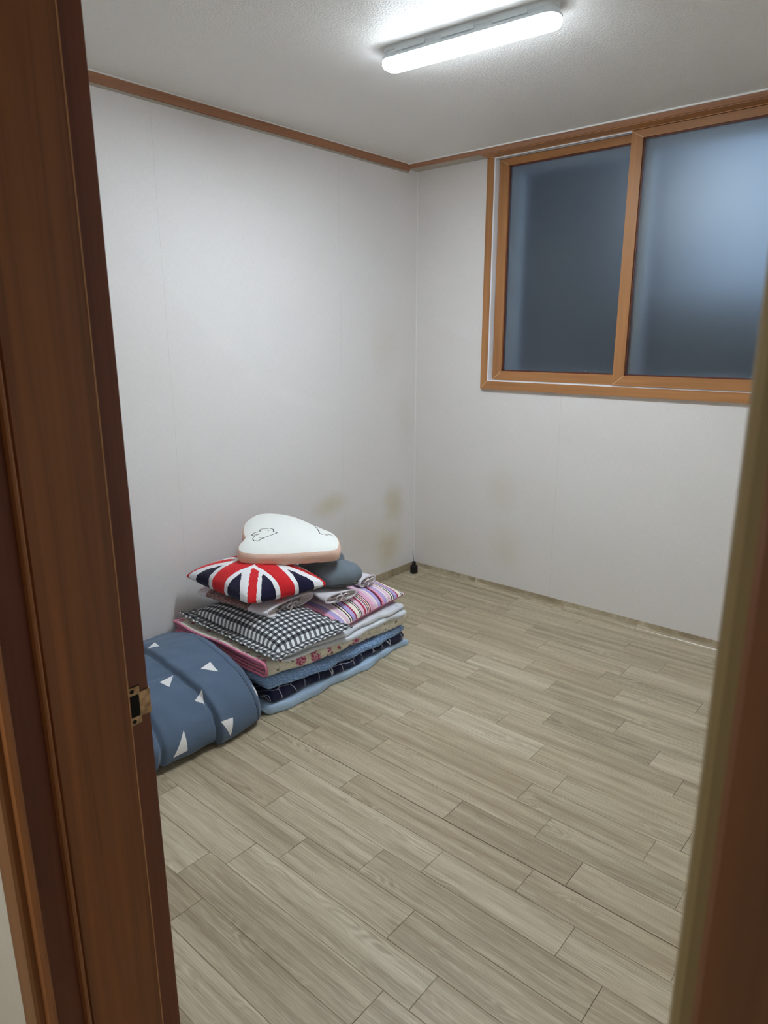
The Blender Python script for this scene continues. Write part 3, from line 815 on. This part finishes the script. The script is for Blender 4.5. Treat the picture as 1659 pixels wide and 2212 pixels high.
# ---- thick blue-grey comforter in the foreground
sec = smooth_open([(0.02, 0.002), (0.012, 0.06), (0.018, 0.125), (0.05, 0.175), (0.13, 0.218), (0.25, 0.246), (0.38, 0.248), (0.50, 0.226), (0.60, 0.186), (0.67, 0.125), (0.694, 0.065), (0.682, 0.018), (0.63, 0.001)], 110)
arc = np.r_[0, np.cumsum(np.linalg.norm(np.diff(sec, axis=0), axis=1))]
tang = np.gradient(sec, axis=0); nrm = np.stack([-tang[:, 1], tang[:, 0]], 1); nrm /= np.linalg.norm(nrm, axis=1)[:, None]
def s_of(x, z):
    d = np.hypot(sec[:, 0]-x, sec[:, 1]-z); return float(arc[int(np.argmin(d))])
Y = np.linspace(-2.42, -1.758, 190)
V = []; UV = []; nv = len(sec)
ctr = np.array([0.35, 0.10])
for y in Y:
    de_ = min(y+2.42, -1.758-y); k = 1.0 if de_ > 0.045 else 0.80+0.20*math.sqrt(max(0.0, 1-(1-de_/0.045)**2))
    w1 = fbm(np.full(nv, y*30), arc*30, 21, 0.6, 3); w2 = fbm(np.full(nv, y*20), arc*90, 22, 0.7, 2)
    crease = -1.985+0.012*np.sin(arc*9)
    dcr = y-crease
    # the part past the crease overlaps the rest
    d_ = 0.010*np.tanh(np.clip(dcr, -0.2, 0.2)/0.008)*np.exp(-np.maximum(dcr, 0)/0.09)*0.9 - 0.016*np.exp(-(dcr/0.007)**2)
    d_ = d_ - 0.007*np.exp(-((y+1.800)/0.0035)**2) - 0.016*np.exp(-((y+2.20+0.02*np.sin(arc*6))/0.010)**2)
    d_ = d_ - 0.007*np.exp(-((arc-0.62-0.16*(y+2.0))/0.006)**2)*(1 if y < -1.99 else 0)
    d_ = d_ + 0.006*w1 + 0.0038*w2*np.exp(-np.minimum(abs(dcr), abs(y+2.2))/0.08)
    P = sec+nrm*d_[:, None]
    P = ctr+(P-ctr)*k
    P[:, 0] = np.maximum(P[:, 0], 0.006); P[:, 1] = np.maximum(P[:, 1], 0.001)
    for q, s_ in zip(P, arc): V.append((q[0], y, q[1])); UV.append((y, s_))
ny = len(Y)
F = grid_faces(ny, nv, True); F.append(tuple(range(nv))[::-1]); F.append(tuple(range((ny-1)*nv, ny*nv)))
u, v = uvx(m_duvet)
def tri(m, u, v, pts):
    A = np.array(pts, float)
    if (A[1, 0]-A[0, 0])*(A[2, 1]-A[0, 1])-(A[1, 1]-A[0, 1])*(A[2, 0]-A[0, 0]) < 0: A = A[::-1]
    out = None
    for i in range(3):
        p, q = A[i], A[(i+1) % 3]
        e = (v-p[1])*(q[0]-p[0])-(u-p[0])*(q[1]-p[1])
        g = e.gt(0.0); out = g if out is None else out*g
    return out
tris = []
def T(y, x, z, pts):
    s_ = s_of(x, z); tris.append([(y+a_, s_+b_) for a_, b_ in pts])
T(-1.885, 0.53, 0.222, [(0.024, -0.034), (0.022, 0.022), (-0.026, -0.022)])
T(-2.035, 0.50, 0.226, [(-0.030, -0.010), (0.030, -0.016), (-0.012, 0.026)])
T(-1.985, 0.605, 0.182, [(-0.022, 0.006), (0.016, -0.016), (0.006, 0.034)])
T(-1.935, 0.69, 0.065, [(-0.028, -0.036), (0.024, -0.030), (0.004, 0.030)])
T(-2.115, 0.690, 0.075, [(0.022, -0.056), (0.018, 0.022), (-0.036, 0.026)])
T(-1.778, 0.672, 0.125, [(-0.004, -0.040), (0.016, 0.012), (-0.006, 0.012)])
T(-1.895, 0.11, 0.21, [(-0.030, 0.010), (0.024, -0.016), (0.020, 0.024)])
T(-1.960, 0.26, 0.246, [(0.026, -0.020), (0.020, 0.024), (-0.024, 0.012)])
mask = None
for t_ in tris:
    g = tri(m_duvet, u, v, t_); mask = g if mask is None else mask.max(g)
stitch = (u+1.800).abs().lt(0.0012)
nz = m_duvet.noise(m_duvet.vec(u*420, v*420), 1, 2)
bc = m_duvet.mix(nz.step(0.3, 0.7), lin(82, 99, 122), lin(94, 112, 136))
bc = m_duvet.mix(mask, bc, lin(236, 236, 238)); bc = m_duvet.mix(stitch, bc, lin(40, 48, 66))
m_duvet.color(bc); weave_bump(m_duvet, u, v, 700, 0.3)
o = mesh_obj('folded_comforter', V, F, m_duvet, None, UV, True)
tag(o, 'thick blue-grey comforter with white triangles, folded on the floor beside the door frame', 'comforter')

# ------------------------------------------------------------------ pillows
def pillow(name, corners, up, down, mat_top, mat_bot=None, pinch=0.05, flange=0.0, seed=1, n=64, p=0.42, wr=0.004, uvscale=None, corner_curl=None, edge_t=0.003):
    """corners (-,-),(+,-),(+,+),(-,+) of the rim; bulges up and down along the mean normal."""
    c00, c10, c11, c01 = [np.array(c, float) for c in corners]
    nrm = np.cross(c10-c00, c01-c00)+np.cross(c11-c10, c01-c10); nrm /= np.linalg.norm(nrm)
    if nrm[2] < 0: nrm = -nrm
    W_m = (np.linalg.norm(c10-c00)+np.linalg.norm(c11-c01))/2; H_m = (np.linalg.norm(c01-c00)+np.linalg.norm(c11-c10))/2
    g = np.sin(np.linspace(-math.pi/2, math.pi/2, n))*0.55+np.linspace(-1, 1, n)*0.45
    U, Vv = np.meshgrid(g, g, indexing='ij')
    Up = U*(1-pinch*(1-Vv**2)*np.abs(U)**2); Vp = Vv*(1-pinch*(1-U**2)*np.abs(Vv)**2)
    a_, b_ = (Up+1)/2, (Vp+1)/2
    base = (c00[None, None]*((1-a_)*(1-b_))[..., None]+c10[None, None]*(a_*(1-b_))[..., None]+c11[None, None]*(a_*b_)[..., None]+c01[None, None]*((1-a_)*b_)[..., None])
    fu = 1-2*flange/W_m; fv = 1-2*flange/H_m
    q = np.clip(1-(U/fu)**2, 0, 1)*np.clip(1-(Vv/fv)**2, 0, 1)
    prof = q**p
    w = fbm(U*3, Vv*3, seed, 1.2, 4)
    edge = 1-np.maximum(np.abs(U), np.abs(Vv))
    rad = fbm(np.arctan2(Vv, U)*4, 0*U, seed+3, 2.2, 2)*np.clip(1-edge*2.2, 0, 1)*(edge > 0.002)
    ruffle = 0
    if flange:
        fm = np.clip(np.maximum((np.abs(U)-fu)/(1-fu), (np.abs(Vv)-fv)/(1-fv)), 0, 1)
        ruffle = fm*0.0035*np.sin(np.where(np.abs(U) > np.abs(Vv), Vv*H_m, U*W_m)*60+seed)
    zt = up*prof*(1+0.05*w)+(wr*rad*0.8+wr*0.5*w)*np.clip(edge*20, 0, 1)+ruffle+edge_t*np.clip(edge*60, 0, 1)
    zb = -down*prof+ruffle-edge_t*np.clip(edge*60, 0, 1)
    if corner_curl is not None:
        cu, cv, amt = corner_curl
        k = np.clip(((U*cu+Vv*cv)/2-0.72)/0.28, 0, 1)**1.5*amt; zt = zt+k; zb = zb+k
    Pt = base+nrm*zt[..., None]; Pb = base+nrm*zb[..., None]
    su, sv = uvscale or (W_m/2, H_m/2)
    UVt = np.stack([U*su, Vv*sv], -1).reshape(-1, 2)
    F = grid_faces(n, n)
    root = empty(name, tuple((c00+c10+c11+c01)/4-nrm*down))
    o1 = mesh_obj('top_panel', Pt.reshape(-1, 3), F, mat_top, None, UVt, True)
    o2 = mesh_obj('bottom_panel', Pb.reshape(-1, 3), [f[::-1] for f in F], mat_bot or mat_top, None, UVt, True)
    local(o1, root); local(o2, root)
    return root

pil = pillow('striped_pillow', [(0.24, -1.335, 0.250), (0.678, -1.350, 0.236), (0.640, -0.882, 0.244), (0.25, -0.86, 0.250)], 0.062, 0.032, m_str, m_pink, pinch=0.05, seed=4, p=0.45)
tag(pil, 'pink pillow with purple and dark stripes, right of the gingham pillow', 'pillow')
pil = pillow('gingham_pillow', [(0.046, -1.697, 0.238), (0.700, -1.709, 0.238), (0.735, -1.325, 0.256), (0.10, -1.29, 0.256)], 0.070, 0.004, m_ging, m_ging, pinch=0.03, flange=0.045, seed=6, p=0.34, corner_curl=(-1, -1, 0.010))
tag(pil, 'black and white gingham pillow with a flat border on the stack', 'pillow')
pil = pillow('flag_cushion', [(0.064, -1.660, 0.410), (0.492, -1.660, 0.402), (0.592, -1.338, 0.410), (0.12, -1.26, 0.412)], 0.082, 0.046, m_flag, m_flag, pinch=0.04, seed=9, p=0.40, uvscale=(1.0, 1.0))
tag(pil, 'red, white and navy brush-stroke flag cushion under the white cushion', 'cushion')

# ---- folded cotton pads with ribbon ties
def pad(name, cx, cy, cz, L, Wd, Hh, ang, bands, label):
    """flattened tube lying along its local x; the open end faces +x."""
    root = empty(name, (cx, cy, cz)); root.rotation_euler = (0, 0, ang)
    nx, na = 60, 48
    XS = np.linspace(-L/2, L/2, nx); V = []; UV = []
    th = np.linspace(0, 2*math.pi, na, endpoint=False)
    cs, sn = np.cos(th), np.sin(th)
    for i, xx in enumerate(XS):
        k = 1.0 if xx-XS[0] > 0.03 else 0.35+0.65*math.sqrt(max(0, 1-(1-(xx-XS[0])/0.03)**2))
        yy = Wd/2*np.sign(cs)*np.abs(cs)**0.75*(0.9+0.1*k); zz = Hh/2*np.sign(sn)*np.abs(sn)**0.8*k
        zz = zz+0.004*fbm(np.full(na, xx*30), th*2, 5, 1.0, 3)
        for a_, b_, t_ in zip(yy, zz, th): V.append((xx, a_, b_+Hh/2)); UV.append((xx, t_*Wd/3))
    F = []
    m_of = []
    for i in range(nx-1):
        for j in range(na):
            F.append((i*na+j, (i+1)*na+j, (i+1)*na+(j+1) % na, i*na+(j+1) % na))
            m_of.append(1 if any(lo <= XS[i] < hi for lo, hi in bands) else 0)
    F.append(tuple(range(na))[::-1]); m_of.append(0)
    b = mesh_obj('cover', V, F, m_pad, root, UV, True); b.data.materials.append(m_glit.m)
    b.data.polygons.foreach_set('material_index', m_of)
    # recessed lining in the open end
    V2 = [(L/2, Wd/2*np.sign(c)*abs(c)**0.75*0.97, Hh/2+Hh/2*np.sign(s_)*abs(s_)**0.8*0.94) for c, s_ in zip(cs, sn)]
    V2 += [(L/2-0.015, y_*0.86, Hh/2+(z_-Hh/2)*0.72) for _, y_, z_ in V2]
    V2 += [(L/2-0.006, y_*0.5, Hh/2+(z_-Hh/2)*0.4) for _, y_, z_ in V2[:na]]
    F2 = grid_faces(3, na, True)+[tuple(range(2*na, 3*na))]
    mesh_obj('lining', V2, F2, m_lining, root, [(y_, z_) for _, y_, z_ in V2], True)
    tube('piping', [(L/2+0.001, Wd/2*np.sign(c)*abs(c)**0.75, Hh/2+Hh/2*np.sign(s_)*abs(s_)**0.8) for c, s_ in zip(cs, sn)], 0.0045, m_pad, root, 8, closed=True)
    # ribbon bow across the opening
    f = L/2+0.010
    rb = tube('ribbon', [(f-0.006, -0.004, Hh), (f, 0.0, Hh*0.8), (f+0.002, 0.001, Hh/2), (f, 0.002, Hh*0.2), (f-0.006, 0.003, 0.002)], 0.005, m_rib, root, 6, flat=(1.0, 0.35))
    for sgn in (-1, 1):
        lp = [(f+0.003+0.010*math.sin(t)*0.6, sgn*0.030*math.sin(t/2)*abs(math.sin(t/2)), Hh/2+0.012*math.sin(t)+0.003) for t in np.linspace(0.15, 2*math.pi-0.15, 20)]
        tube('bow_loop', lp, 0.0045, m_rib, rb, 6, flat=(1.0, 0.4))
        tl_ = [(f+0.004, sgn*0.002, Hh/2), (f+0.008, sgn*0.012, Hh*0.32), (f+0.006, sgn*0.020, Hh*0.06)]
        tube('ribbon_tail', smooth_open(tl_, 10), 0.004, m_rib, rb, 6, flat=(1.0, 0.3))
    bm = bmesh.new(); bmesh.ops.create_icosphere(bm, subdivisions=2, radius=0.006)
    for v_ in bm.verts: v_.co = Vector((v_.co.x+f+0.003, v_.co.y, v_.co.z+Hh/2))
    bm_obj('bow_knot', bm, m_rib, rb, True)
    tag(root, label, 'folded pad', 'ribbon-tied cotton pads in the stack')
    return root
pad('cotton_pad', 0.285, -1.478, 0.312, 0.43, 0.27, 0.044, math.radians(5), [(-0.15, 0.10)], 'white cotton pad with rose speckled band, directly under the flag cushion')
pad('cotton_pad', 0.440, -1.225, 0.312, 0.30, 0.16, 0.036, math.radians(-10), [], 'plain white ribbon-tied cotton pad in front, under the grey neck pillow')
pad('cotton_pad', 0.385, -1.035, 0.304, 0.30, 0.11, 0.040, math.radians(4), [], 'narrow white cotton pad poking out behind the grey neck pillow')

# ---- neck pillow
npil = empty('neck_pillow', (0.455, -1.150, 0.348))
R0, r_w, r_h = 0.092, 0.074, 0.056
angs = np.linspace(math.radians(-250), math.radians(20), 70)     # open towards the back-left
nu_, nv_ = len(angs), 40
def horseshoe(part):
    lo, hi = (math.radians(-28), math.radians(208)) if part == 'top' else (math.radians(208), math.radians(332))
    ph = np.linspace(lo, hi, nv_); V = []; UV = []
    for i, a_ in enumerate(angs):
        e = min(i, nu_-1-i)/9.0; k = 1.0 if e >= 1 else math.sqrt(max(0.02, 1-(1-e)**2))
        for p_ in ph:
            w_ = 1+0.02*math.sin(a_*11+p_*2)+0.015*math.sin(a_*23)*max(0, math.sin(p_))
            rad = R0+r_w*k*math.cos(p_)*w_; z = r_h+r_h*k*math.sin(p_)*w_
            V.append((rad*math.cos(a_), rad*math.sin(a_), z)); UV.append((a_*0.12, p_*0.05))
    return V, UV
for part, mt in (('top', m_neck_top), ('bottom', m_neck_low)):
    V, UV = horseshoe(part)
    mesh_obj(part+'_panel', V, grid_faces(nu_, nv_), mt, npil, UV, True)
for pa in (math.radians(-28),):
    tube('seam', [((R0+(r_w+0.0005)*math.cos(pa))*math.cos(a_), (R0+(r_w+0.0005)*math.cos(pa))*math.sin(a_), r_h+r_h*math.sin(pa)) for a_ in angs[6:-6]], 0.0014, m_neck_low, npil, 6)
m_tag = Mat('black_tag', 0.6).color(lin(14, 14, 16)); m_tagtxt = Mat('tag_lettering', 0.6).color(lin(190, 190, 190))
ta = math.radians(-12); rr_ = R0+r_w*math.cos(math.radians(-28))
tg = box('tag', -0.0012, 0.0012, -0.013, 0.013, -0.006, 0.006, m_tag, npil); tg.location = (rr_*math.cos(ta)+0.001, rr_*math.sin(ta), r_h*(1-0.47)+0.001); tg.rotation_euler = (0, 0, ta)
for k in range(6):
    box('tag_letter', 0.0012, 0.0015, -0.0095+k*0.0032, -0.0075+k*0.0032, -0.0018, 0.0018, m_tagtxt, tg)
tag(npil, 'slate grey curved neck pillow beside the flag cushion', 'neck pillow')

# ---- shaped white cushion on top
tc = empty('shaped_cushion', (0.40, -1.38, 0.48))
e1 = np.array([0.70945, 0.70475, 0.0]); e2 = np.array([-0.67944, 0.68397, 0.26563]); en = np.array([0.18720, -0.18845, 0.96408])
KS = 0.955
O0 = np.array(CAM)+KS*(np.array([0.17490, -1.46760, 0.505])-np.array(CAM))
outl = smooth_closed([(0.008, -0.002), (0.004, 0.036), (0.016, 0.072), (0.024, 0.100), (0.012, 0.145), (0.010, 0.225), (0.045, 0.292), (0.088, 0.315), (0.159, 0.308), (0.231, 0.278), (0.294, 0.226),
                      (0.360, 0.170), (0.416, 0.118), (0.438, 0.062), (0.440, 0.018), (0.428, -0.014), (0.380, -0.027), (0.306, -0.033), (0.2, -0.040), (0.102, -0.038), (0.035, -0.024)], 120)
cen = outl.mean(0); no = len(outl)
def loc3(p, h): return O0+KS*(e1*p[0]+e2*p[1])+en*h
nr = 26; V = []; UV = []
for i in range(nr+1):
    f = 1-i/nr
    h = 0.022*(1-f**3.2)+0.004*(1-f)
    for p_ in outl:
        q = cen+(p_-cen)*f
        hh = h+0.0022*float(fbm(q[0]*40, q[1]*40, 31, 0.8, 3))*(1-f**6)
        V.append(loc3(q, hh)); UV.append((q[0], q[1]))
F = grid_faces(nr+1, no, True)
o = mesh_obj('face_panel', V, F, m_cush, None, UV, True); local(o, tc)
V = []; UV = []; prof = [(0.0, 0.0), (0.006, -0.006), (0.010, -0.018), (0.011, -0.034), (0.006, -0.050), (-0.012, -0.060), (-0.04, -0.063), (-0.09, -0.064)]
dn = np.roll(outl, -1, 0)-np.roll(outl, 1, 0); on = np.stack([dn[:, 1], -dn[:, 0]], 1); on /= np.linalg.norm(on, axis=1)[:, None]
if ((outl-cen)*on).sum() < 0: on = -on
for k, (off, h) in enumerate(prof):
    for j, p_ in enumerate(outl):
        if off >= -0.012: q = p_+on[j]*off
        else: q = cen+(p_-cen)*(1+off*4.2)
        V.append(loc3(q, h+0.0012*math.sin(j*1.3+k))); UV.append((j*0.012, h))
F = grid_faces(len(prof), no, True)+[tuple(range((len(prof)-1)*no, len(prof)*no))]
o = mesh_obj('gusset', V, F, m_peach, None, UV, True); local(o, tc)
tag(tc, 'white shaped cushion with a peach plush side on top of the stack', 'cushion')

# ------------------------------------------------------------------ reed diffuser in the corner
m_blk = Mat('black_glass', 0.12, 0.5).color(lin(12, 12, 14)); m_reed = Mat('black_reed', 0.7).color(lin(16, 14, 14))
rd = empty('reed_diffuser', (0.061, -0.078, 0.0))
def lathe(name, prof, mat, parent, n=28):
    V = []
    for r_, z in prof:
        for k in range(n): V.append((r_*math.cos(2*math.pi*k/n), r_*math.sin(2*math.pi*k/n), z))
    F = grid_faces(len(prof), n, True); F.append(tuple(range(n))[::-1]); F.append(tuple(range((len(prof)-1)*n, len(prof)*n)))
    return mesh_obj(name, V, F, mat, parent, smooth=True)
lathe('bottle', [(0.019, 0.0), (0.0225, 0.002), (0.0235, 0.006), (0.0235, 0.046), (0.022, 0.050), (0.014, 0.054), (0.0125, 0.055)], m_blk, rd)
lathe('neck', [(0.0125, 0.0545), (0.0128, 0.056), (0.0128, 0.071), (0.0115, 0.0725), (0.009, 0.0725), (0.0085, 0.068)], m_blk, rd)
tube('reed', [(0.001, 0.0, 0.01), (-0.001, -0.002, 0.072), (-0.005, -0.005, 0.146)], 0.0015, m_reed, rd, 8)
tag(rd, 'small black reed diffuser bottle with one stick in the room corner', 'diffuser')
